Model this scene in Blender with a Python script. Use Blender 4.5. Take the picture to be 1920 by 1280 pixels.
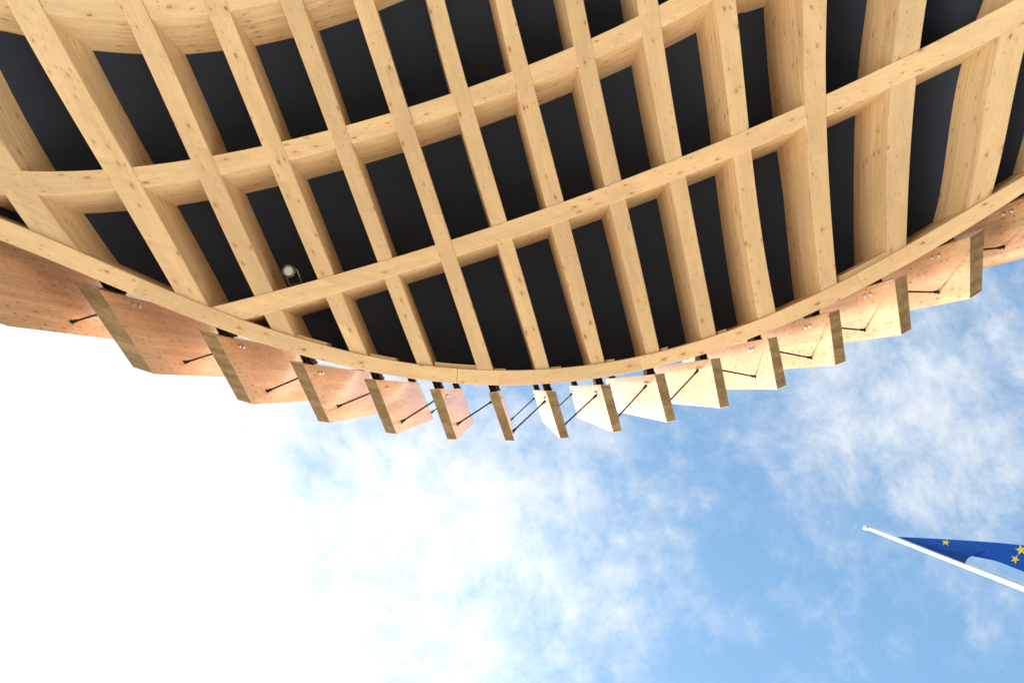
import bpy, math, random
import numpy as np
from mathutils import Matrix, Vector
random.seed(7)
sc = bpy.context.scene
for o in list(bpy.data.objects):
    bpy.data.objects.remove(o)
COL = sc.collection
R = math.radians

# ------------------------------------------------------------------ camera
FPX = 1280.0                      # 24 mm lens on a 36 mm sensor, in photo pixels
ZEN = (951.0, 728.0)              # where verticals converge: the zenith
CAM = Vector((0, 0, 1.6))
def camvec(px, py):
    return Vector(((px - 960) / FPX, -(py - 640) / FPX, -1.0))
_z = camvec(*ZEN).normalized()
_x = Vector((1, 0, 0)); _x = (_x - _z * _x.dot(_z)).normalized()
_y = _z.cross(_x)
ROT = Matrix((_x, _y, _z))        # camera space -> world space
cd = bpy.data.cameras.new('camera'); cam = bpy.data.objects.new('camera', cd); COL.objects.link(cam)
cam.matrix_world = Matrix.Translation(CAM) @ ROT.to_4x4()
cd.sensor_width = 36; cd.lens = 24; cd.clip_start = 0.05; cd.clip_end = 3000
sc.camera = cam

# ------------------------------------------------------------------ light
SUN_EL, SUN_AZ = R(54), math.atan2(-0.52, 0.854)      # azimuth from +Y towards +X
sun_dir = Vector((math.sin(SUN_AZ) * math.cos(SUN_EL), math.cos(SUN_AZ) * math.cos(SUN_EL), math.sin(SUN_EL)))
sd = bpy.data.lights.new('sun', 'SUN'); sd.energy = 2.8; sd.angle = R(6.0); sd.color = (1, .92, .81)
so = bpy.data.objects.new('sun', sd); COL.objects.link(so)
so.rotation_euler = (-sun_dir).to_track_quat('-Z', 'Y').to_euler()
so.location = (-20, 6, 30)
sc.view_settings.view_transform = 'Standard'; sc.view_settings.look = 'None'
sc.view_settings.exposure = 2.0; sc.view_settings.gamma = 1
sc.view_settings.use_curve_mapping = False

class NT:
    """small helper round a node tree"""
    def __init__(s, tree):
        s.t = tree; s.n = tree.nodes; s.l = tree.links; s.n.clear()
    def new(s, typ, **kw):
        n = s.n.new(typ)
        for k, v in kw.items(): setattr(n, k, v)
        return n
    def put(s, sock, v):
        if isinstance(v, bpy.types.NodeSocket): s.l.new(v, sock)
        elif v is not None: sock.default_value = v
    def m(s, op, a, b=None, c=None, clamp=False):
        n = s.new('ShaderNodeMath', operation=op, use_clamp=clamp)
        for i, v in enumerate((a, b, c)):
            if v is not None: s.put(n.inputs[i], v)
        return n.outputs[0]
    def vm(s, op, a, b=None):
        n = s.new('ShaderNodeVectorMath', operation=op)
        s.put(n.inputs[0], a)
        if b is not None: s.put(n.inputs[1], b)
        return n.outputs['Value'] if op in ('DOT_PRODUCT', 'LENGTH', 'DISTANCE') else n.outputs[0]
    def rng(s, v, a, b, c=0.0, d=1.0, smooth=True):
        n = s.new('ShaderNodeMapRange', interpolation_type='SMOOTHSTEP' if smooth else 'LINEAR')
        n.clamp = True if not smooth else n.clamp
        for i, q in enumerate((v, a, b, c, d)): s.put(n.inputs[i], q)
        return n.outputs[0]
    def mix(s, f, a, b, bt='MIX'):
        n = s.new('ShaderNodeMix', data_type='RGBA', blend_type=bt)
        s.put(n.inputs[0], f); s.put(n.inputs[6], a); s.put(n.inputs[7], b)
        return n.outputs[2]
    def noise(s, vec, scale, detail=4, rough=.5, dist=0, dim='3D'):
        n = s.new('ShaderNodeTexNoise', noise_dimensions=dim)
        s.put(n.inputs['Vector'], vec); s.put(n.inputs['Scale'], scale)
        n.inputs['Detail'].default_value = detail; n.inputs['Roughness'].default_value = rough
        n.inputs['Distortion'].default_value = dist
        return n
    def xyz(s, x, y=0.0, z=0.0):
        n = s.new('ShaderNodeCombineXYZ')
        for i, v in enumerate((x, y, z)): s.put(n.inputs[i], v)
        return n.outputs[0]
    def sep(s, v):
        n = s.new('ShaderNodeSeparateXYZ'); s.put(n.inputs[0], v); return n.outputs

# ---- world: clear-air sky with a thin broken cloud layer, thicker and brighter round the sun
w = bpy.data.worlds.new('World'); sc.world = w; w.use_nodes = True
t = NT(w.node_tree)
sky = t.new('ShaderNodeTexSky', sky_type='NISHITA', sun_disc=False)
sky.sun_elevation = SUN_EL; sky.sun_rotation = SUN_AZ
sky.air_density = 1.0; sky.dust_density = 0.3; sky.ozone_density = 1.0
dirv = t.new('ShaderNodeTexCoord').outputs['Generated']
dx, dy, dz = t.sep(dirv)
zc = t.m('MAXIMUM', dz, 0.06)
plane = t.xyz(t.m('DIVIDE', dx, zc), t.m('DIVIDE', dy, zc), 0.37)      # the flat cloud layer seen from below
cosun = t.vm('DOT_PRODUCT', dirv, tuple(sun_dir))
warp = t.noise(plane, 3.0, 3, .5).outputs['Color']
wv = t.vm('ADD', plane, t.vm('MULTIPLY', t.vm('SUBTRACT', warp, (.5, .5, .5)), (.10, .10, 0)))
big = t.noise(wv, 2.6, 3, .5).outputs['Fac']
med = t.noise(wv, 8.0, 12, .68).outputs['Fac']
fine = t.noise(wv, 38.0, 8, .68).outputs['Fac']
def bank(cx, cy, r0, r1):          # a cloud bank standing at one place in the layer
    d = t.vm('DISTANCE', plane, (cx, cy, .37))
    return t.rng(d, r0, r1, 1.0, 0.0)
bias = t.rng(cosun, .80, 1.0, -.03, .04)
banks = t.m('ADD', t.m('MULTIPLY', bank(.04, .20, .05, .32), .19), t.m('MULTIPLY', bank(.58, .02, .05, .34), .26))
banks = t.m('ADD', banks, t.m('MULTIPLY', bank(-1.0, .08, .25, 1.18), .62))
puff = t.new('ShaderNodeTexVoronoi', feature='SMOOTH_F1', voronoi_dimensions='2D'); puff.inputs['Scale'].default_value = 15; puff.inputs['Smoothness'].default_value = .6
t.put(puff.inputs['Vector'], t.vm('ADD', wv, t.vm('MULTIPLY', t.vm('SUBTRACT', t.noise(wv, 16, 4, .6).outputs['Color'], (.5, .5, .5)), (.09, .09, 0))))
pf = t.m('SUBTRACT', .5, puff.outputs['Distance'])
dens = t.m('ADD', t.m('MULTIPLY', big, .32), t.m('MULTIPLY', med, .50))
ca, sa = math.cos(R(58)), math.sin(R(58))
wx, wy, _ = t.sep(wv)
al = t.m('ADD', t.m('MULTIPLY', wx, ca), t.m('MULTIPLY', wy, sa)); ac = t.m('SUBTRACT', t.m('MULTIPLY', wy, ca), t.m('MULTIPLY', wx, sa))
streak = t.noise(t.xyz(t.m('MULTIPLY', al, 3.2), t.m('MULTIPLY', ac, 10.0), .8), 1.6, 8, .66, .6).outputs['Fac']
dens = t.m('ADD', dens, t.m('ADD', t.m('MULTIPLY', fine, .34), t.m('MULTIPLY', pf, .16)))
dens = t.m('ADD', dens, t.m('MULTIPLY', t.m('SUBTRACT', streak, .5), .26))
dens = t.m('ADD', t.m('ADD', dens, bias), banks)
cfac = t.rng(dens, .48, 1.12)
cfac = t.m('MULTIPLY', cfac, t.rng(dz, .02, .25))
glow = t.m('POWER', t.m('MAXIMUM', cosun, 0.0), 10.0)
cbr = t.m('ADD', 3.9, t.m('MULTIPLY', glow, 2.4))
cc = t.new('ShaderNodeVectorMath', operation='SCALE'); cc.inputs[0].default_value = (.97, .99, 1.0); t.put(cc.inputs['Scale'], cbr)
skc = t.new('ShaderNodeVectorMath', operation='MULTIPLY'); t.l.new(sky.outputs[0], skc.inputs[0]); skc.inputs[1].default_value = (.93, 1.11, 1.0)
bgc = t.mix(cfac, skc.outputs[0], cc.outputs[0])
bg = t.new('ShaderNodeBackground'); t.put(bg.inputs[0], bgc); bg.inputs[1].default_value = 0.067
t.l.new(bg.outputs[0], t.new('ShaderNodeOutputWorld').inputs[0])

# ------------------------------------------------------------------ placing: real heights of the vaulted canopy
ZC = 11.0                                             # height of the crown above the eye
def fac(px, py=500.0):
    d = (px - 1100) / 1000.0
    k = 0.30 if d < 0 else 0.36
    u = max(0.0, min(1.6, (500 - py) / 500.0))
    return 1 + k * d * d + .10 * u * u
def zb(px, py): return ZC / fac(px, py)
def depth(px, py):
    a = math.exp(-((px - 1515) / 85.0) ** 2) * max(0.0, min(1.3, (330 - py) / 330))
    return 1.0 + .5 * a - .22 * max(0.0, min(1.0, (px - 1740) / 110))
def ray(px, py): return ROT @ camvec(px, py)
def P(px, py, z):                                     # point on the sight line at height z above the eye
    r = ray(px, py); return CAM + r * (z / r.z)

# ------------------------------------------------------------------ materials
MATS = {}
def principled(name, col, rough=.5, metal=0.0, coat=0.0):
    m = bpy.data.materials.new(name); m.use_nodes = True
    t = NT(m.node_tree)
    b = t.new('ShaderNodeBsdfPrincipled'); o = t.new('ShaderNodeOutputMaterial'); t.l.new(b.outputs[0], o.inputs[0])
    b.inputs['Base Color'].default_value = (*col, 1); b.inputs['Roughness'].default_value = rough
    b.inputs['Metallic'].default_value = metal; b.inputs['Coat Weight'].default_value = coat
    MATS[name] = m
    return m, t, b

def wood(name, light, dark, knot, rough, coat, ksize=1.0, kdens=.42, lamvar=.16, redvar=.0, bands=.45):
    m, t, b = principled(name, light, rough, 0, coat)
    uvn = t.new('ShaderNodeUVMap', uv_map='UVMap').outputs[0]
    lam = t.new('ShaderNodeUVMap', uv_map='lam').outputs[0]
    u, v, _ = t.sep(uvn); lx, ly, _ = t.sep(lam)
    # boards: each lamella has its own tone, changing at finger joints along the length
    lid = t.m('FLOOR', lx)
    off = t.new('ShaderNodeTexWhiteNoise', noise_dimensions='1D'); t.put(off.inputs['W'], lid)
    seg = t.m('FLOOR', t.m('ADD', t.m('DIVIDE', u, 2.3), t.m('MULTIPLY', off.outputs[0], 9.0)))
    wn = t.new('ShaderNodeTexWhiteNoise', noise_dimensions='2D'); t.put(wn.inputs['Vector'], t.xyz(lid, seg))
    tone = wn.outputs[0]; rgb = t.sep(wn.outputs[1])
    # grain
    gv = t.xyz(t.m('MULTIPLY', u, 1.0), t.m('MULTIPLY', v, 16.0), t.m('MULTIPLY', tone, 37.0))
    g1 = t.noise(gv, 1.3, 5, .6, .4).outputs['Fac']
    gv2 = t.xyz(t.m('MULTIPLY', u, 2.5), t.m('MULTIPLY', v, 90.0), t.m('MULTIPLY', tone, 11.0))
    g2 = t.noise(gv2, 1.5, 3, .6).outputs['Fac']
    ring = t.m('SINE', t.m('MULTIPLY', t.m('ADD', t.noise(t.xyz(t.m('MULTIPLY', u, .55), t.m('MULTIPLY', v, 5.0), t.m('MULTIPLY', tone, 91.0)), 1.0, 2, .4).outputs['Fac'], t.m('MULTIPLY', v, .4)), 120.0))
    ring = t.m('MULTIPLY_ADD', ring, .5, .5)
    gr = t.m('ADD', t.m('MULTIPLY', g1, .6), t.m('ADD', t.m('MULTIPLY', g2, .28), t.m('MULTIPLY', ring, .16)))
    gr = t.rng(gr, .34, .78)
    col = t.mix(t.m('MULTIPLY', gr, bands), (*light, 1), (*dark, 1))
    blot = t.noise(t.xyz(t.m('MULTIPLY', u, .8), t.m('MULTIPLY', v, 3.0), t.m('MULTIPLY', tone, 5)), 1.1, 3, .55).outputs['Fac']
    tv = t.m('ADD', 1.0 - lamvar / 2, t.m('MULTIPLY', tone, lamvar))
    oi = t.new('ShaderNodeObjectInfo').outputs['Random']
    tv = t.m('MULTIPLY', tv, t.m('MULTIPLY_ADD', oi, .13, .92))
    tv = t.m('MULTIPLY', tv, t.rng(blot, .25, .75, .90, 1.08))
    sc_ = t.new('ShaderNodeVectorMath', operation='SCALE'); t.put(sc_.inputs[0], col); t.put(sc_.inputs['Scale'], tv)
    col = sc_.outputs[0]
    if redvar:
        col = t.mix(t.m('MULTIPLY', rgb[1], redvar), col, (light[0] * .92, light[1] * .62, light[2] * .45, 1))
    # knots: two sizes of scattered oval marks
    kb = 0.0
    for su, sv, rad, den, stren in ((4.2 / ksize, 8.5 / ksize, .105, kdens, .85), (11.0 / ksize, 26.0 / ksize, .10, kdens * .55, .7)):
        wob = t.noise(t.xyz(t.m('MULTIPLY', u, 30.0), t.m('MULTIPLY', v, 45.0), 0), 1.0, 2, .5).outputs['Fac']
        kv = t.xyz(t.m('MULTIPLY_ADD', u, su, t.m('MULTIPLY', wob, .09)), t.m('MULTIPLY_ADD', v, sv, t.m('MULTIPLY', wob, .16)), 0)
        vo = t.new('ShaderNodeTexVoronoi', voronoi_dimensions='2D', feature='F1'); t.put(vo.inputs['Vector'], kv)
        vo.inputs['Scale'].default_value = 1.0
        dist = vo.outputs['Distance']; cr = t.sep(vo.outputs['Color'])
        keep = t.m('LESS_THAN', cr[0], den)
        r = t.m('MULTIPLY', t.m('MULTIPLY_ADD', cr[1], 1.1, .45), rad)
        core = t.rng(dist, t.m('MULTIPLY', r, .55), r, 1, 0)
        halo = t.rng(dist, r, t.m('MULTIPLY', r, 3.2), 1, 0)
        hol = t.rng(dist, 0.0, t.m('MULTIPLY', r, .55), .35, 1)
        col = t.mix(t.m('MULTIPLY', t.m('MULTIPLY', halo, keep), .28), col, (dark[0] * .95, dark[1] * .8, dark[2] * .6, 1))
        col = t.mix(t.m('MULTIPLY', t.m('MULTIPLY', t.m('MULTIPLY', core, keep), hol), t.m('MULTIPLY_ADD', cr[2], .35, stren - .3)), col, (*knot, 1))
    # glue lines
    fr = t.m('FRACT', lx)
    ln = t.m('MAXIMUM', t.rng(fr, 0.0, .035, 1, 0), t.rng(fr, .965, 1.0, 0, 1))
    col = t.mix(t.m('MULTIPLY', t.m('MULTIPLY', ln, ly), .34), col, (dark[0] * .5, dark[1] * .45, dark[2] * .4, 1))
    t.put(b.inputs['Base Color'], col)
    t.put(b.inputs['Roughness'], t.m('MULTIPLY_ADD', g1, .22, rough - .1))
    bp = t.new('ShaderNodeBump'); bp.inputs['Strength'].default_value = .12; bp.inputs['Distance'].default_value = .004
    t.put(bp.inputs['Height'], t.m('ADD', g2, g1)); t.put(b.inputs['Normal'], bp.outputs[0])
    b.inputs['Coat Roughness'].default_value = .16
    return m
wood('spruce', (.83, .60, .34), (.67, .41, .19), (.20, .095, .035), .50, 0.0, ksize=1.25, kdens=.30, lamvar=.17, bands=.42)
wood('spruce_fin', (.83, .595, .405), (.69, .40, .22), (.16, .06, .025), .42, .45, ksize=1.0, kdens=.62, lamvar=.26, redvar=.25, bands=.8)
# end grain of the fins
m, t, b = principled('end_grain', (.2, .13, .06), .7)
uvn = t.new('ShaderNodeUVMap', uv_map='UVMap').outputs[0]; u, v, _ = t.sep(uvn)
bl = t.m('FLOOR', t.m('DIVIDE', u, .085))
wn = t.new('ShaderNodeTexWhiteNoise', noise_dimensions='1D'); t.put(wn.inputs['W'], bl)
n1 = t.noise(t.xyz(t.m('MULTIPLY', u, 6), t.m('MULTIPLY', v, 6), wn.outputs[0]), 1.5, 4, .6, .8).outputs['Fac']
ring = t.m('SINE', t.m('ADD', t.m('MULTIPLY', u, 260.0), t.m('MULTIPLY', t.noise(t.xyz(u, v, wn.outputs[0]), 7, 2).outputs['Fac'], 40.0)))
cf = t.m('ADD', t.m('MULTIPLY', n1, .7), t.m('ADD', t.m('MULTIPLY', wn.outputs[0], .25), t.m('MULTIPLY', ring, .06)))
col = t.mix(t.rng(cf, .25, .85), (.19, .125, .058, 1), (.41, .285, .145, 1))
t.put(b.inputs['Base Color'], col)
# dark ceiling panels
m, t, b = principled('charcoal_panel', (.018, .02, .026), .75)
g = t.new('ShaderNodeTexCoord').outputs['Object']
n1 = t.noise(g, 1.1, 4, .55).outputs['Fac']; n2 = t.noise(g, 60, 2, .5).outputs['Fac']
t.put(b.inputs['Base Color'], t.mix(t.m('ADD', t.m('MULTIPLY', n1, .7), t.m('MULTIPLY', n2, .3)), (.015, .025, .050, 1), (.022, .034, .064, 1)))
principled('black_steel', (.012, .012, .014), .45, .3)
principled('zinc', (.62, .64, .66), .28, 1.0)
principled('rod_steel', (.016, .015, .016), .4, .4)
principled('yoke_grey', (.22, .22, .23), .4, .4)
principled('lamp_housing', (.05, .052, .056), .4, .5)
principled('lamp_glass', (.50, .51, .49), .18, .0, .6)
m, t, b = principled('pole_white', (.82, .82, .80), .3, 0, .3)
m, t, b = principled('flag_blue', (.001, .07, .25), .8)
bs = t.new('ShaderNodeBsdfTranslucent'); bs.inputs[0].default_value = (.001, .20, .60, 1)
ms = t.new('ShaderNodeMixShader'); ms.inputs[0].default_value = .45
t.l.new(b.outputs[0], ms.inputs[1]); t.l.new(bs.outputs[0], ms.inputs[2])
t.l.new(ms.outputs[0], [n for n in t.n if n.type == 'OUTPUT_MATERIAL'][0].inputs[0])
gw = t.new('ShaderNodeTexCoord').outputs['Object']
bp = t.new('ShaderNodeBump'); bp.inputs['Strength'].default_value = .3; bp.inputs['Distance'].default_value = .03
t.put(bp.inputs['Height'], t.noise(gw, 5, 3, .5).outputs['Fac']); t.put(b.inputs['Normal'], bp.outputs[0])
principled('star_yellow', (.85, .70, .03), .7)
m, t, b = principled('paving', (.42, .40, .36), .8)
g = t.new('ShaderNodeTexCoord').outputs['Object']
br = t.new('ShaderNodeTexBrick'); t.put(br.inputs['Vector'], g); br.inputs['Scale'].default_value = 1.2
br.inputs['Color1'].default_value = (.66, .59, .495, 1); br.inputs['Color2'].default_value = (.73, .655, .55, 1); br.inputs['Mortar'].default_value = (.26, .25, .23, 1)
br.inputs['Mortar Size'].default_value = .008
t.put(b.inputs['Base Color'], t.mix(t.m('MULTIPLY', t.noise(g, 3, 5).outputs['Fac'], .25), br.outputs[0], (.33, .31, .28, 1)))
principled('dimming_dark', (.11, .095, .08), .7)  # dark tone that dims bounce off the added rear wall
m, t, b = principled('fascia_paint', (.74, .66, .55), .7)

# ------------------------------------------------------------------ mesh helpers
def link(name, me, parent=None):
    o = bpy.data.objects.new(name, me); COL.objects.link(o)
    if parent is not None:
        o.parent = parent; o.matrix_parent_inverse = Matrix.Identity(4)
        o.location = -PLOC(parent)
    return o
def PLOC(o):
    v = Vector((0, 0, 0))
    while o is not None: v += Vector(o.location); o = o.parent
    return v
def mesh(name, verts, faces, mats, uvs=None, lams=None, fmat=None, smooth=None):
    me = bpy.data.meshes.new(name)
    me.from_pydata([tuple(v) for v in verts], [], faces)
    for m_ in ([mats] if isinstance(mats, str) else mats): me.materials.append(MATS[m_])
    if uvs is not None:
        a = me.uv_layers.new(name='UVMap'); b_ = me.uv_layers.new(name='lam')
        k = 0
        for fu, fl in zip(uvs, lams):
            for q, l in zip(fu, fl):
                a.data[k].uv = q; b_.data[k].uv = l; k += 1
    if fmat: me.polygons.foreach_set('material_index', fmat)
    if smooth: me.polygons.foreach_set('use_smooth', smooth if isinstance(smooth, list) else [True] * len(faces))
    me.update()
    return me
def empty(name, loc):
    o = bpy.data.objects.new(name, None); COL.objects.link(o); o.location = loc; o.empty_display_size = .3
    return o
def tag(o, label=None, cat=None, group=None, kind=None):
    if label: o['label'] = label
    if cat: o['category'] = cat
    if group: o['group'] = group
    if kind: o['kind'] = kind
    return o

def beam_mesh(name, Lp, Rp, dep, ch=.009, mat='spruce', cap0=True, cap1=True, lamw=.045):
    """solid glulam: bottom edges Lp/Rp, vertical depth per station, eased arrises; UV u along, v round the section"""
    n = len(Lp); V = []; UV = []
    u0, v0, l0 = random.uniform(0, 60), random.uniform(0, 60), random.randint(0, 400) * 3
    u = u0
    for i in range(n):
        L, Rr, d = Lp[i], Rp[i], dep[i]
        if i: u += ((L + Rr) / 2 - (Lp[i - 1] + Rp[i - 1]) / 2).length
        ax = (Rr - L); wd = ax.length; ax = ax / wd
        up = Vector((0, 0, 1))
        ring = [L + up * d, L + up * ch, L + ax * ch, Rr - ax * ch, Rr + up * ch, Rr + up * d]
        V += ring
        UV.append((u, [0, d - ch, d, d + wd - 2 * ch, d + wd, d + wd + d]))
    F = []; U = []; LM = []; SM = []
    def lamof(j, k, st):
        d = dep[st]
        if j == 2: return (l0 + 30.5, 0.0)
        if j == 5: return (l0 + 50.5, 0.0)
        h = {0: [0.0, d], 1: [d, d], 3: [d, d], 4: [d, 0.0]}[j][k]      # distance up from the underside is d-h
        side = 0 if j < 2 else 100
        return (l0 + side + h / lamw, 1.0)
    for i in range(n - 1):
        for j in range(6):
            a, b_ = i * 6 + j, i * 6 + (j + 1) % 6
            c, e = (i + 1) * 6 + (j + 1) % 6, (i + 1) * 6 + j
            F.append((a, b_, c, e))
            j2 = j + 1
            va = UV[i][1]; vb = UV[i + 1][1]
            v_a = va[j] if j < 6 else 0; v_b = va[j2] if j2 < 6 else va[5] + .2
            w_a = vb[j]; w_b = vb[j2] if j2 < 6 else vb[5] + .2
            U.append([(UV[i][0], v0 + v_a), (UV[i][0], v0 + v_b), (UV[i + 1][0], v0 + w_b), (UV[i + 1][0], v0 + w_a)])
            LM.append([lamof(j, 0, i), lamof(j, 1, i), lamof(j, 1, i + 1), lamof(j, 0, i + 1)])
            SM.append(False)
    for cap, base, rev in ((cap0, 0, True), (cap1, (n - 1) * 6, False)):
        if not cap: continue
        idx = [base + k for k in range(6)]
        if rev: idx = idx[::-1]
        F.append(tuple(idx)); st = 0 if base == 0 else n - 1
        vv = [V[q] for q in idx]
        U.append([(u0 + (q - vv[0]).length, v0 + q.z) for q in vv]); LM.append([(l0 + .5, 0.0)] * 6); SM.append(False)
    me = mesh(name, V, F, mat, U, LM, None, SM)
    import bmesh
    bm = bmesh.new(); bm.from_mesh(me); bmesh.ops.recalc_face_normals(bm, faces=bm.faces); bm.to_mesh(me); bm.free()
    return me

class Curve:
    """smooth fit through points read along an edge, running straight on past its ends"""
    def __init__(s, pts, deg, axis):      # axis 'y': x = f(y); 'x': y = f(x)
        a = np.array(pts, float)
        s.p, q = (a[:, 1], a[:, 0]) if axis == 'y' else (a[:, 0], a[:, 1])
        s.c = (s.p.min() + s.p.max()) / 2; s.h = max(1, (s.p.max() - s.p.min()) / 2)
        s.k = np.polyfit((s.p - s.c) / s.h, q, min(deg, len(pts) - 1)); s.dk = np.polyder(s.k)
    def __call__(s, v):
        t_ = (v - s.c) / s.h; tc = max(-1.0, min(1.0, t_))
        return float(np.polyval(s.k, tc) + np.polyval(s.dk, tc) * (t_ - tc))

# ------------------------------------------------------------------ edges of the lattice
RIM_IN = Curve([(0,408),(55,432),(148,470),(324,547),(396,576),(453,599),(507,618),(568,634),(640,655),(690,666),(778,681),(858,691),(925,694),(1003,692),(1031,691),(1107,683),(1135,680),(1208,665),(1238,658),(1280,646),(1344,627),(1386,613),(1424,599),(1453,585),(1488,572),(1539,545),(1571,530),(1663,481),(1702,459),(1814,394),(1861,364),(1920,330)], 6, 'x')
RIM_OUT = Curve([(0,450),(161,519),(218,538),(269,558.5),(423,620),(460,634),(564,667),(640,684),(695,697),(774,709),(855,717.5),(922,722),(1009.5,721),(1073,716),(1134,707),(1211,692),(1280,673),(1394,639),(1495,599),(1626,538),(1670,514),(1754,463),(1797,439),(1920,362)], 6, 'x')
A = []   # ribs: (left edge, right edge)
A.append(([(-200,0),(-58,265),(-19,318),(8,366),(35,400),(80,467)], [(-142,0),(0,265),(39,318),(69,364),(98,400),(144,467)]))
A.append(([(12,0),(55,86),(195,319),(243,400),(260,430),(324,546)], [(69,0),(82,23),(160,160),(245,312),(267,353),(302,415),(384,556)]))
A.append(([(218,0),(237,40),(269,104),(356,301),(373,336),(405,400),(475,556),(495,590),(514,622)], [(267,0),(284,39),(396,292),(413,331),(448,400),(511,548),(552,630)]))
A.append(([(381,0),(416,94),(494,279),(507,307),(554,430),(596,523),(613,556),(653,657)], [(418,0),(432,23),(527,265),(541,302),(593,430),(626,516),(690,664)]))
A.append(([(524,0),(549,65),(601,201),(640,313),(684,430),(709,491),(722,523),(781,682)], [(564,0),(590,63),(647,233),(660,269),(711,425),(737,482),(749,514),(812,685)]))
A.append(([(662,0),(672,32),(732,212),(742,245),(759,289),(808,430),(816,459),(833,511),(895,692)], [(700,0),(709,27),(764,202),(776,235),(789,277),(838,430),(845,449),(863,501),(925,692)]))
A.append(([(800,0),(847,175),(857,212),(868,252),(920,423),(934,457),(1004,692)], [(833,0),(877,161),(887,198),(900,242),(949,415),(962,447),(1031,691)]))
A.append(([(930,0),(959,134),(968,171),(1026,390),(1035,425),(1107,682)], [(957,0),(991,121),(1001,156),(1011,202),(1057,380),(1067,413),(1135,679)]))
A.append(([(1060,0),(1077,89),(1083,127),(1135,349),(1144,383),(1211,664)], [(1092,0),(1109,71),(1117,111),(1125,153),(1164,339),(1174,371),(1238,657)]))
A.append(([(1194,0),(1199,30),(1205,70),(1248,306),(1256,339),(1315,636)], [(1233,0),(1240,54),(1248,94),(1278,292),(1287,329),(1344,627)]))
A.append(([(1337,0),(1349,67),(1371,255),(1376,296),(1424,595)], [(1382,0),(1387,67),(1404,240),(1409,282),(1453,584)]))
A.append(([(1508,0),(1508,195),(1512,235),(1518,330),(1527,430),(1539,543)], [(1550,0),(1550,178),(1550,242),(1555,330),(1560,430),(1571,530)]))
A.append(([(1688,0),(1671,118),(1670,165),(1663,336),(1661,430),(1665,478)], [(1738,0),(1727,91),(1718,144),(1705,336),(1701,430),(1700,459)]))
A.append(([(1898,0),(1873,67),(1851,200),(1831,300),(1817,391)], [(1951,0),(1918,94),(1905,185),(1881,269),(1861,363)]))
A.append(([(2090,0),(2040,100),(2005,200),(1975,300)], [(2150,0),(2095,100),(2058,200),(2030,300)]))
class Rib:
    def __init__(s, l, r, deg=3):
        cl, cr = Curve(l, deg, 'y'), Curve(r, deg, 'y')
        y1 = min(cl.p.max(), cr.p.max())
        ys = np.linspace(0, y1, 24)
        s.c = Curve([((cl(y) + cr(y)) / 2, y) for y in ys], deg, 'y')
        s.w = np.polyfit(ys, [cr(y) - cl(y) for y in ys], 1 if deg < 3 else 2)
        s.y1 = y1
    def wid(s, y):
        yc = max(-40.0, min(s.y1, y)); return float(np.polyval(s.w, yc)) * (1 + .0004 * max(0, -40 - y))
    def edge(s, k): return lambda y: s.c(y) + k * s.wid(y) / 2
A = [Rib(l, r, 2 if i == 0 else 3) for i, (l, r) in enumerate(A)]
A = [(q.edge(-1), q.edge(1)) for q in A]
ROW2 = (Curve([(0,319),(96,318),(195,318),(247,312),(358,301),(398,293),(490,274),(527,265),(615,243.5),(647,233),(732,212),(764,202),(845,176),(877,164),(959,134),(991,122),(1075,88),(1109,71),(1198,30),(1235,10),(1255,0)], 4, 'x'),
        Curve([(0,364),(69,364),(218,356),(265,352),(371,335),(413,328.5),(506,308),(541,299),(627,279),(660,269),(742,245),(776,236),(855,210),(887,201),(967,171),(1001,157),(1082,125),(1117,110),(1203,70),(1240,52),(1280,30),(1335,2)], 4, 'x'))
ROW3 = (Curve([(398,576),(432,565),(477,555),(511,546),(595,524),(640,512),(709,491),(747,481),(816,460),(847,449),(922,424),(951,414),(1056,378),(1135,349),(1164,339),(1248,306),(1371,257),(1404,242),(1441,223),(1508,198),(1550,177),(1611,149),(1673,118),(1727,91),(1809,47),(1905,0)], 4, 'x'),
        Curve([(452,600),(497,588),(534,580),(611,555),(722,521),(749,514),(826,489),(857,481),(934,455),(962,447),(1036,422),(1067,413),(1144,383),(1174,371),(1256,339),(1280,331),(1372,296),(1409,279),(1510,235),(1550,217),(1670,165),(1718,143),(1873,69),(1920,44)], 4, 'x'))
_r1lo = [(0,8),(82,22),(170,32),(235,37),(286,38.6),(391,30),(432,22),(524,3),(640,-33),(760,-75)]
ROW1 = (Curve([(x, y - 52 + x * .016) for x, y in _r1lo], 3, 'x'), Curve(_r1lo, 3, 'x'))
ROW0 = (Curve([(x - 10, y - 395 + x * .05) for x, y in _r1lo], 3, 'x'), Curve([(x - 10, y - 335 + x * .04) for x, y in _r1lo], 3, 'x'))

def row_y(row, x): return (row[0](x) + row[1](x)) / 2
TOPY = -330.0
def rib_end(cv, off):            # where an edge meets the rim
    y = 500.0
    for _ in range(60): y = y * .4 + .6 * (RIM_IN(cv(y)) + off)
    return y

canopy = empty('timber_canopy', P(960, 300, ZC))
canopy.location.z = 9.0
tag(canopy, 'vaulted timber lattice canopy with charcoal ceiling panels filling the upper half', 'canopy')

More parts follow.
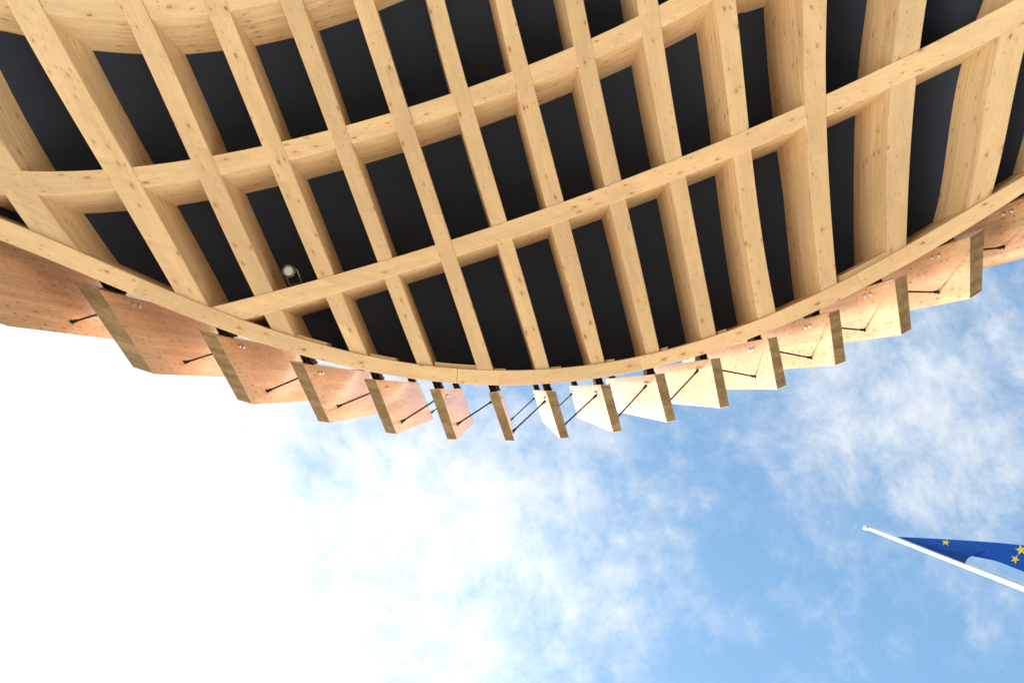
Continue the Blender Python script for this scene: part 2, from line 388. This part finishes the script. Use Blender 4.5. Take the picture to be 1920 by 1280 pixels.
drop = {0: .014, 5: -.024, 11: -.024}
for i, (cl, cr) in enumerate(A):
    y0 = TOPY
    yl, yr = rib_end(cl, 12), rib_end(cr, 12)
    n = 30; Lp, Rp, dp = [], [], []
    for k in range(n + 1):
        s_ = k / n
        a = y0 + (yl - y0) * s_; c = y0 + (yr - y0) * s_
        xl, xr = cl(a), cr(c); xm, ym = (xl + xr) / 2, (a + c) / 2
        dz = drop.get(i, 0)
        Lp.append(P(xl, a, zb(xl, a) + dz)); Rp.append(P(xr, c, zb(xr, c) + dz)); dp.append(depth(xm, ym))
    o = link('rib', beam_mesh('rib', Lp, Rp, dp), canopy)
def row_beam(row, xu0, xl0, xu1, xl1, dz, n=44):
    Lp, Rp, dp = [], [], []
    for k in range(n + 1):
        s_ = k / n
        a = xu0 + (xu1 - xu0) * s_; c = xl0 + (xl1 - xl0) * s_
        xm = (a + c) / 2; ym = (row[0](a) + row[1](c)) / 2
        ya, yc = row[0](a), row[1](c)
        Lp.append(P(a, ya, zb(a, ya) + dz)); Rp.append(P(c, yc, zb(c, yc) + dz)); dp.append(depth(xm, ym) - .015)
    return link('cross_rib', beam_mesh('cross_rib', Lp, Rp, dp), canopy)
row_beam(ROW0, -300, -300, 900, 900, .014)
row_beam(ROW1, -300, -300, 1000, 1000, .014)
row_beam(ROW2, -118, -75, 1800, 1830, .012)
row_beam(ROW3, 382, 436, 2150, 2150, -.012)

# rim: three curved lengths butted together
def rim_seg(x0, x1, n, first, last):
    Lp, Rp, dp = [], [], []
    for k in range(n + 1):
        x = x0 + (x1 - x0) * k / n
        sl = (RIM_IN(x + 5) - RIM_IN(x - 5)) / 10
        wv = RIM_OUT(x) - RIM_IN(x)
        # square across the curve
        q = wv / (1 + sl * sl)
        xi, xo = x + q * sl / 2, x - q * sl / 2
        xi, yi = x + q * sl / 2, RIM_IN(x + q * sl / 2)
        yo = RIM_OUT(xo)
        Lp.append(P(xi, yi, zb(xi, yi) - .036)); Rp.append(P(xo, yo, zb(xo, yo) - .036)); dp.append(1.08)
    return Lp, Rp, dp
RIM_SEGS = ((-420, 856.6), (857.4, 1611.4), (1612.2, 2300))
for x0, x1 in RIM_SEGS:
    a = rim_seg(x0, x1, 46, 0, 0)
    link('rim_beam', beam_mesh('rim_beam', *a), canopy)

# charcoal ceiling panels, one in each cell of the lattice
def top_pt(x, y): return P(x, y, zb(x, y)) + Vector((0, 0, depth(x, y) - .03))
def cmid(i, y): return (A[i][0](y) + A[i][1](y)) / 2
def cross(i, row):
    y = 200.0
    for _ in range(60): y = y * .5 + .5 * row_y(row, cmid(i, y))
    return y
def panel(i, ya, yb, n=8):
    """ya, yb: (y on rib i, y on rib i+1)"""
    V = []; F = []
    g = 4
    for k in range(n + 1):
        s_ = k / n
        p0y = ya[0] + (yb[0] - ya[0]) * s_; p1y = ya[1] + (yb[1] - ya[1]) * s_
        q0 = top_pt(cmid(i, p0y), p0y); q1 = top_pt(cmid(i + 1, p1y), p1y)
        for j in range(g + 1): V.append(q0.lerp(q1, .004 + .992 * j / g))
    nb = len(V)
    V += [v + Vector((0, 0, .04)) for v in V]
    for off in (0, nb):
        for k in range(n):
            for j in range(g):
                a = off + k * (g + 1) + j
                F.append((a, a + 1, a + g + 2, a + g + 1))
    for k in range(n):
        for j in (0, g):
            a = k * (g + 1) + j; F.append((a, a + g + 1, a + g + 1 + nb, a + nb))
    for j in range(g):
        for k in (0, n):
            a = k * (g + 1) + j; F.append((a, a + 1, a + 1 + nb, a + nb))
    link('ceiling_panel', mesh('ceiling_panel', V, F, 'charcoal_panel'), canopy)
for i in range(len(A) - 1):
    cuts = [(TOPY, TOPY)]
    for row in (ROW1, ROW2, ROW3):
        c = (cross(i, row), cross(i + 1, row))
        e = (rib_end((lambda y, i=i: cmid(i, y)), 8), rib_end((lambda y, i=i: cmid(i + 1, y)), 8))
        if row is ROW1 and i > 5: continue
        if row is ROW2 and i > 10: continue
        if min(c[0] - cuts[-1][0], c[1] - cuts[-1][1]) < 25: continue
        if c[0] > e[0] - 8 or c[1] > e[1] - 8: continue
        cuts.append(c)
    cuts.append((rib_end(lambda y: cmid(i, y), 14), rib_end(lambda y: cmid(i + 1, y), 14)))
    for a, b_ in zip(cuts[:-1], cuts[1:]): panel(i, a, b_)

# unseen deck blocking light; unseen upper bracket wall, closed and pale for fin light
def deck():
    V = []; F = []; xs = np.linspace(-420, 2300, 48); ys = 14
    for x in xs:
        yr = (RIM_IN(x) + RIM_OUT(x)) / 2
        for k in range(ys + 1):
            y = TOPY + (yr - TOPY) * k / ys
            V.append(P(x, y, zb(x, y)) + Vector((0, 0, depth(x, y) + .06)))
    for i in range(len(xs) - 1):
        for k in range(ys):
            a = i * (ys + 1) + k; F.append((a, a + 1, a + ys + 2, a + ys + 1))
    return mesh('roof_deck', V, F, 'charcoal_panel')
link('roof_deck', deck(), canopy)
Lw, Rw, dw = [], [], []
for k in range(61):
    x = -380 + 2640 * k / 60
    z = zb(x, RIM_OUT(x))
    ym = (RIM_IN(x) + RIM_OUT(x)) / 2
    a = P(x, RIM_IN(x) * 1.0 + RIM_OUT(x) * .0, z); b_ = P(x, RIM_IN(x) * .45 + RIM_OUT(x) * .55, z)
    a.z += 1.1; b_.z += 1.1
    Lw.append(a); Rw.append(b_); dw.append(z * .5 - 1.2)
link('upper_wall', beam_mesh('upper_wall', Lw, Rw, dw, mat='fascia_paint'), canopy)

# unseen roof and wall behind, added to shade the ground and darken bounce light
pav = empty('added_pavilion', (0, -13, 0)); tag(pav, 'unseen roof and wall added behind the canopy to shade bounce light', 'added_pavilion')
def block(name, x0, x1, y0, y1, z0, z1, mat, par):
    V = [(x0,y0,z0),(x1,y0,z0),(x1,y1,z0),(x0,y1,z0),(x0,y0,z1),(x1,y0,z1),(x1,y1,z1),(x0,y1,z1)]
    F = [(3,2,1,0),(4,5,6,7),(0,1,5,4),(1,2,6,5),(2,3,7,6),(3,0,4,7)]
    return link(name, mesh(name, [Vector(v) for v in V], F, mat), par)
block('roof', -13, 15, -24, -6.6, 11.4, 11.8, 'charcoal_panel', pav)  # unseen, added to keep sun off the ground behind
block('wall', -13, 15, -13.3, -13.0, 0, 11.39, 'dimming_dark', pav)  # unseen, added to darken the light from behind

# splice blocks and cleats along the inside of the rim
def rim_block(name, x0, x1, thick, up, hgt):
    Lp, Rp, dp = [], [], []
    for k in range(7):
        x = x0 + (x1 - x0) * k / 6
        yi = RIM_IN(x) + 2; z = zb(x, yi) + up
        Lp.append(P(x, yi - thick, z)); Rp.append(P(x, yi, z)); dp.append(hgt)
    link(name, beam_mesh(name, Lp, Rp, dp, ch=.004), canopy)
rim_block('splice_block', 815, 897, 10, .03, .5)
rim_block('splice_block', 1573, 1664, 13, .03, .5)
for x0, x1, th in ((927, 948, 5), (1032, 1052, 5), (1136, 1152, 6), (1239, 1252, 7), (693, 742, 7), (556, 612, 8), (1346, 1362, 7)):
    rim_block('cleat', x0, x1, th, .05, .3)

# ------------------------------------------------------------------ fins
FQ = [  # underside corners: inner left, inner right, outer right, outer left
 ((-205,378),(-128,409),(12,611),(-48,592)),
 ((136,524),(186,543),(288,701),(250,689)),
 ((373,619),(405,628),(473,758),(446,750)),
 ((542.5,675.5),(568,682),(619,793),(597,790)),
 ((682,709),(704,712),(744,814),(724,811.5)),
 ((805,728.5),(825,728.5),(857,824),(839,824)),
 ((916,736),(934,733.5),(965,826.6),(948,826.6)),
 ((1023,732.5),(1041.5,732.5),(1067,820.6),(1050.6,822)),
 ((1125.5,721),(1144,721),(1166.5,808),(1149.6,810.5)),
 ((1227,701.6),(1245.7,699),(1267.5,788),(1250.4,791.7)),
 ((1332,672.6),(1350,670),(1368,762),(1350,765)),
 ((1439.5,634),(1457,630.6),(1475,723),(1457,730)),
 ((1554,587),(1574,579),(1586,678),(1566,685)),
 ((1677,523),(1700,513),(1709,618),(1690,628)),
 ((1819,444),(1846,427.4),(1841,546.7),(1818.5,560)),
 ((1972,352),(2008,326),(1984,456),(1955,475)),
]
FIN_K = .5
names = ['huge timber fin cut off by the left edge of the picture', 'largest whole timber fin, leftmost with its dark underside in full view', 'second whole timber fin from the left, below the left rim', 'third whole timber fin from the left', 'fourth whole timber fin from the left', 'fifth from the left, last fin showing its right side before the edge-on one', 'slim timber fin seen edge-on at the lowest middle of the rim', 'first timber fin right of the edge-on one', 'second timber fin right of the edge-on one', 'third timber fin right of the edge-on one', 'fourth timber fin right of the edge-on one', 'fourth timber fin from the right whose underside shows', 'third timber fin from the right whose underside shows', 'second timber fin from the right whose underside shows', 'rightmost timber fin whose dark underside shows', 'timber fin cut off by the right edge of the picture']
fins = []
def fin_mesh(q, z, h):
    c = [P(x, y, z) for x, y in q]           # a b c d
    cen = sum(c, Vector()) / 4
    ch = .008
    lo = [v + (cen - v).normalized() * ch for v in c]
    ns = 5
    V = lo[:] + [v + Vector((0, 0, ch)) for v in c]
    for k in range(1, ns + 1): V += [v + Vector((0, 0, h * k / ns)) for v in c]
    F = []; U = []; LM = []; FM = []
    u0, v0, l0 = random.uniform(0, 50), random.uniform(0, 50), random.randint(0, 900)
    F.append((0, 1, 2, 3))
    la = (c[3] - c[0]).length; wt = (c[1] - c[0]).length
    U.append([(u0, v0), (u0, v0 + wt), (u0 + la, v0 + wt), (u0 + la, v0)]); LM.append([(.5, 0)] * 4); FM.append(1)
    per = [0, wt, wt + la, 2 * wt + la, 2 * wt + 2 * la]
    for k in range(ns + 1):
        for j in range(4):
            a, b_ = k * 4 + j, k * 4 + (j + 1) % 4
            F.append((a, a + 4, b_ + 4, b_))
            za, zz = V[a].z, V[a + 4].z
            U.append([(u0 + za, v0 + per[j]), (u0 + zz, v0 + per[j]), (u0 + zz, v0 + per[j + 1]), (u0 + za, v0 + per[j + 1])])
            lam = [(l0 + per[j] / .11, .8), (l0 + per[j] / .11, .8), (l0 + per[j + 1] / .11, .8), (l0 + per[j + 1] / .11, .8)]
            LM.append(lam); FM.append(0)
    F.append(tuple((ns + 1) * 4 + j for j in (3, 2, 1, 0))); U.append([(u0, v0)] * 4); LM.append([(.5, 0)] * 4); FM.append(0)
    me = mesh('board', V, F, ['spruce_fin', 'end_grain'], U, LM, FM)
    import bmesh
    bm = bmesh.new(); bm.from_mesh(me); bmesh.ops.recalc_face_normals(bm, faces=bm.faces); bm.to_mesh(me); bm.free()
    return me, c
def box(verts8, extra=None):
    F = [(0,1,2,3), (7,6,5,4), (0,4,5,1), (1,5,6,2), (2,6,7,3), (3,7,4,0)]
    return verts8, F
def obox(c, ax, ay, az, sx, sy, sz):
    ax, ay, az = ax * sx / 2, ay * sy / 2, az * sz / 2
    return [c - ax - ay - az, c + ax - ay - az, c + ax + ay - az, c - ax + ay - az, c - ax - ay + az, c + ax - ay + az, c + ax + ay + az, c - ax + ay + az]
def multibox(name, boxes, mat):
    V = []; F = []
    for bx in boxes:
        k = len(V); v, f = box(bx); V += v; F += [tuple(q + k for q in ff) for ff in f]
    me = mesh(name, V, F, mat)
    import bmesh
    bm = bmesh.new(); bm.from_mesh(me); bmesh.ops.recalc_face_normals(bm, faces=bm.faces); bm.to_mesh(me); bm.free()
    return me
def tube(name, pts, rads, mat, seg=10, caps=True):
    V = []; F = []
    for i, p in enumerate(pts):
        d = (pts[min(i + 1, len(pts) - 1)] - pts[max(i - 1, 0)]).normalized()
        a = d.orthogonal().normalized(); b_ = d.cross(a)
        for k in range(seg):
            an = 2 * math.pi * k / seg
            V.append(p + (a * math.cos(an) + b_ * math.sin(an)) * rads[i])
    for i in range(len(pts) - 1):
        for k in range(seg):
            q = i * seg + k; r_ = i * seg + (k + 1) % seg
            F.append((q, r_, r_ + seg, q + seg))
    sm = [True] * len(F)
    F.append(tuple(range(seg - 1, -1, -1))); F.append(tuple((len(pts) - 1) * seg + k for k in range(seg))); sm += [False, False]
    me = mesh(name, V, F, mat, smooth=sm)
    import bmesh
    bm = bmesh.new(); bm.from_mesh(me); bmesh.ops.recalc_face_normals(bm, faces=bm.faces); bm.to_mesh(me); bm.free()
    return me
UP = Vector((0, 0, 1))
for i, q in enumerate(FQ):
    xm = sum(p[0] for p in q) / 4; ym = sum(p[1] for p in q) / 4
    z = zb(xm, 500)
    FH = z * FIN_K
    me, c = fin_mesh(q, z, FH)
    root = empty('timber_fin', (c[0] + c[1] + c[2] + c[3]) / 4)
    tag(root, names[i], 'fin', 'timber fins along the outside of the rim')
    link('board', me, root)
    inn = (c[0] + c[1]) / 2; out = (c[2] + c[3]) / 2
    ax = (out - inn); ax.z = 0; ax.normalize()
    la = (c[3] - c[0]).length
    ta = Vector((-ax.y, ax.x, 0))
    T = (c[1] - c[0]).dot(ta); ta = ta * (1 if T > 0 else -1); T = abs(T)
    fins.append(dict(c=c, z=c[0].z, ax=ax, ta=ta, T=T, root=root))
    # steel brackets joining the fin to the rim (lower) and the upper wall (upper), with their bolts
    for hz, reach in ((.76, .42), (FH - .45, .42)):
        base = inn + UP * hz
        boxes = []
        for s_ in (-.34, 0, .34):
            boxes.append(obox(base - ax * reach * .45 + ta * s_ * T, ax, ta, UP, reach, .018, .30))
        boxes.append(obox(base - ax * reach * .45 + UP * .02, ax, ta, UP, reach * .96, T * .56, .16))
        boxes.append(obox(base + ax * -.012, ax, ta, UP, .018, T * .96, .34))
        boxes.append(obox(base - ax * reach * .5 + UP * .10, ax, ta, UP, reach * .8, T * .66, .016))
        link('steel_bracket', multibox('steel_bracket', boxes, 'black_steel'), root)
        for side, (p_in, p_out) in ((1, (c[1], c[2])), (-1, (c[0], c[3]))):
            e = (p_out - p_in).normalized(); nrm = Vector((-e.y, e.x, 0))
            if nrm.dot(ta) * side < 0: nrm = -nrm
            for dzb in (-.08, .08):
                bp_ = p_in + e * .13 + UP * (hz + dzb)
                link('bolt', tube('bolt', [bp_ - nrm * .004, bp_ + nrm * .008, bp_ + nrm * .0085, bp_ + nrm * .026, bp_ + nrm * .028], [.038, .038, .022, .022, .013], 'zinc', 12), root)

# tie rods: (visible end, a second point on the rod, fin whose face carries the visible end, which face, the other fin)
RODS = [((134,604),(181,590),0,'R',1), ((346,679.5),(396,664),1,'R',2), ((500.5,733.5),(558,709),2,'R',3), ((633,762),(692,737.6),3,'R',4),
 ((752.5,790.6),(812,752.7),4,'R',5), ((809,773),(817,767),4,'R',5), ((857,795),(921.5,753),5,'R',6), ((1003,745),(959,786),7,'L',6), ((1023,751),(962.5,807.5),7,'L',6),
 ((1073,737.6),(1050,759),8,'L',7), ((1119,740),(1060.6,793.7),8,'L',7), ((1212,722.5),(1160,779.6),9,'L',8), ((1308.5,694.5),(1280,725),10,'L',9),
 ((1416,706),(1356.6,694.5),11,'L',10), ((1521,671),(1465,660),12,'L',11), ((1621,619),(1578,615),13,'L',12), ((1759,547.7),(1702.6,546.7),14,'L',13), ((1881,464),(1844,467.7),15,'L',14)]
for pa, pb, fi, side, fj in RODS:
    f, g_ = fins[fi], fins[fj]
    def face(ff, sd):
        c = ff['c']; p0, p1 = (c[1], c[2]) if sd == 'R' else (c[0], c[3])
        e = (p1 - p0).normalized(); n = Vector((-e.y, e.x, 0)); return p0, n
    p0, n = face(f, side); r = ray(*pa); tt = (p0 - CAM).dot(n) / r.dot(n); Pt = CAM + r * tt
    q0, m_ = face(g_, 'L' if side == 'R' else 'R')
    nl = ray(*pa).cross(ray(*pb))
    # intersection of sight plane, facing side of the other fin, and the rod's own level
    M = np.array([list(nl), list(m_), [0, 0, 1]]); rhs = np.array([nl.dot(CAM), m_.dot(q0), Pt.z])
    Q = Vector(np.linalg.solve(M, rhs))
    if (Q - Pt).length > 3.0: Q = Pt + (Q - Pt).normalized() * 3.0
    d = (Q - Pt).normalized()
    rod = link('tie_rod', tube('tie_rod', [Pt, Q], [.014, .014], 'rod_steel', 10), f['root'])
    for E, dd in ((Pt, d), (Q, -d)):
        cl = link('clevis', tube('clevis', [E - dd * .01, E + dd * .012, E + dd * .014, E + dd * .06, E + dd * .085], [.034, .034, .023, .023, .014], 'rod_steel', 10), rod)

# ------------------------------------------------------------------ spotlight in the lattice
sp = P(541, 508, zb(541, 508) + .15)
root = empty('spotlight', sp); tag(root, 'small round spotlight on a square yoke in a dark cell', 'spotlight')
rs = .088
hs = link('housing', tube('housing', [sp + UP * .26, sp + UP * .24, sp + UP * .02, sp, sp - UP * .006], [rs * .8, rs * .95, rs, rs, rs * .86], 'lamp_housing', 32), root)
link('lens', tube('lens', [sp - UP * .004, sp - UP * .010, sp - UP * .014], [rs * .84, rs * .80, rs * .5], 'lamp_glass', 32), hs)
link('bezel', tube('bezel', [sp + UP * .03, sp - UP * .002, sp - UP * .003, sp - UP * .0005], [rs * 1.12, rs * 1.12, rs * .98, rs * .86], 'yoke_grey', 32), hs)
# yoke: a square bail from the housing to the cross rib
h_ = UP * .08
yk = [P(x, y, zb(541, 508) + .17) for x, y in ((550, 504), (557, 505), (566, 529), (543, 535), (535, 512))]
link('yoke', tube('yoke', yk, [.013] * 5, 'yoke_grey', 8), root)

# ------------------------------------------------------------------ flag on its pole
ZT = 15.0
ptop = P(1628, 990, ZT)
foot = Vector((ptop.x, ptop.y, 0))
fp = empty('flagpole', foot); tag(fp, 'white flagpole with ball finial at the lower right', 'flagpole')
link('shaft', tube('shaft', [foot, foot + UP * .4, ptop - UP * .02], [.07, .068, .034], 'pole_white', 24), fp)
link('base_plate', tube('base_plate', [foot, foot + UP * .02], [.2, .2], 'zinc', 24), fp)
def ball(c, r, nseg=20, nr=12):
    pts = []; rad = []
    for k in range(nr + 1):
        a = math.pi * k / nr; pts.append(c + UP * (-math.cos(a) * r)); rad.append(max(.003, math.sin(a) * r))
    return pts, rad
a, b_ = ball(ptop + UP * .10, .058)
link('finial', tube('finial', a, b_, 'pole_white', 20), fp)
link('truck', tube('truck', [ptop - UP * .05, ptop - UP * .02, ptop + UP * .02, ptop + UP * .05], [.046, .05, .05, .03], 'zinc', 20), fp)
hal = [ptop + Vector((.055, -.05, -.03)), foot + Vector((.10, -.09, 1.2))]
link('halyard', tube('halyard', hal, [.005, .005], 'pole_white', 6), fp)

def resample(pts, n):
    d = [0]
    for a, b_ in zip(pts[:-1], pts[1:]): d.append(d[-1] + (b_ - a).length)
    # Catmull-Rom on arc length
    res = []
    for k in range(n):
        s_ = d[-1] * k / (n - 1)
        j = max(0, min(len(pts) - 2, int(np.searchsorted(d, s_, 'right')) - 1))
        tt = (s_ - d[j]) / max(1e-6, d[j + 1] - d[j])
        p0 = pts[j - 1] if j else pts[0] * 2 - pts[1]
        p3 = pts[j + 2] if j + 2 < len(pts) else pts[-1] * 2 - pts[-2]
        p1, p2 = pts[j], pts[j + 1]
        res.append(.5 * ((2 * p1) + (p2 - p0) * tt + (2 * p0 - 5 * p1 + 4 * p2 - p3) * tt ** 2 + (3 * p1 - p0 - 3 * p2 + p3) * tt ** 3))
    return res
NU, NV = 72, 36
topc = resample([P(*q) for q in ((1683,1006,13.8), (1765,1010,13.8), (1850,1015.5,13.75), (1920,1022,13.7), (2010,1034,13.6))], NU)
botc = resample([P(*q) for q in ((1809,1056,11.8), (1815,1045.5,11.85), (1832,1038,11.95), (1858,1032.5,12.1), (1845,1036,12.5), (1822,1041,12.65), (1868,1051,12.5), (1920,1071,12.3), (1990,1098,12.1))], NU)
def S(u, v):
    k = u * (NU - 1); j = min(NU - 2, int(k)); f_ = k - j
    return topc[j].lerp(topc[j + 1], f_).lerp(botc[j].lerp(botc[j + 1], f_), v)
V = [S(i / (NU - 1), j / (NV - 1)) for i in range(NU) for j in range(NV)]
F = [(i * NV + j, i * NV + j + 1, (i + 1) * NV + j + 1, (i + 1) * NV + j) for i in range(NU - 1) for j in range(NV - 1)]
fl = link('flag', mesh('flag', V, F, 'flag_blue', smooth=True))
md = fl.modifiers.new('thickness', 'SOLIDIFY'); md.thickness = .006; md.offset = 0
tag(fl, 'blue flag with yellow stars flying from the white pole', 'flag')
def to_px(p):
    c = ROT.transposed() @ (p - CAM); return np.array((960 + FPX * c.x / -c.z, 640 - FPX * c.y / -c.z))
def find(px, py, ur, vr):
    best = None
    for u in np.linspace(*ur, 50):
        for v in np.linspace(*vr, 50):
            q = to_px(S(float(u), float(v))); d = (q[0] - px) ** 2 + (q[1] - py) ** 2
            if best is None or d < best[0]: best = (d, float(u), float(v))
    return best[1], best[2]
def star(px, py, ur, vr, r, sq, rot):
    """five-pointed star sewn on both faces of the cloth round the place (px, py) shows"""
    u0, v0 = find(px, py, ur, vr)
    e = .004
    j0 = to_px(S(u0, v0)); J = np.array([(to_px(S(u0 + e, v0)) - to_px(S(u0 - e, v0))) / (2 * e), (to_px(S(u0, v0 + e)) - to_px(S(u0, v0 - e))) / (2 * e)]).T
    Ji = np.linalg.inv(J)
    uv = [(u0, v0)]
    for k in range(10):
        an = rot + math.pi * k / 5 - math.pi / 2; rr = r if k % 2 == 0 else r * .42
        q = np.array((u0, v0)); tgt = np.array((px + rr * math.cos(an), py + rr * math.sin(an) * sq))
        q = q + Ji @ (tgt - j0)
        uv.append((float(min(.999, max(.001, q[0]))), float(min(.999, max(.001, q[1])))))
    V = []; F = []
    du = S(u0 + e, v0) - S(u0 - e, v0); dv = S(u0, v0 + e) - S(u0, v0 - e); nn = du.cross(dv).normalized()
    for sgn in (1, -1):
        b0 = len(V); V += [S(a, b_) + nn * (.014 * sgn) for a, b_ in uv]
        for k in range(10): F.append((b0, b0 + 1 + k, b0 + 1 + (k + 1) % 10))
    o = bpy.data.objects.new('star', mesh('star', V, F, 'star_yellow')); COL.objects.link(o); o.parent = fl
for a in ((1773, 1017.5, (0, .5), (0, .6), 9.0, .72, .25), (1914, 1031.5, (.55, .85), (0, .5), 11.5, .95, -.15), (1903, 1049, (.55, .9), (.3, 1), 9.5, .95, .5), (1962, 1040, (.8, .98), (0, .5), 11, .9, .3), (1952, 1066, (.8, .98), (.3, 1), 11, .9, .6)):
    star(*a)

# ------------------------------------------------------------------ ground
g = 600.0
gr = link('ground', mesh('ground', [(-g, -g, 0), (g, -g, 0), (g, g, 0), (-g, g, 0)], [(0, 1, 2, 3)], 'paving'))  # never in view; its pale paving is chosen to bounce light
tag(gr, 'unseen ground, paved pale to bounce light upward', 'ground', kind='structure')

m, t, b = principled('bounce_dark', (.07, .068, .064), .85)  # dark tone set to weaken light bounced from below
g_ = t.new('ShaderNodeTexCoord').outputs['Object']
t.put(b.inputs['Base Color'], t.mix(t.noise(g_, 40, 4, .6).outputs['Fac'], (.10, .093, .082, 1), (.20, .185, .16, 1)))
V = [(-7, -40, .004), (40, -40, .004), (40, 7.3, .004), (-7, 7.3, .004)]  # unseen dark sheet, added to cut bounce under the canopy
ap = link('dimming_sheet', mesh('dimming_sheet', V, [(0, 1, 2, 3)], 'bounce_dark'))
tag(ap, 'unseen dark sheet added below the canopy to cut ground bounce', 'dimming_sheet', kind='structure')
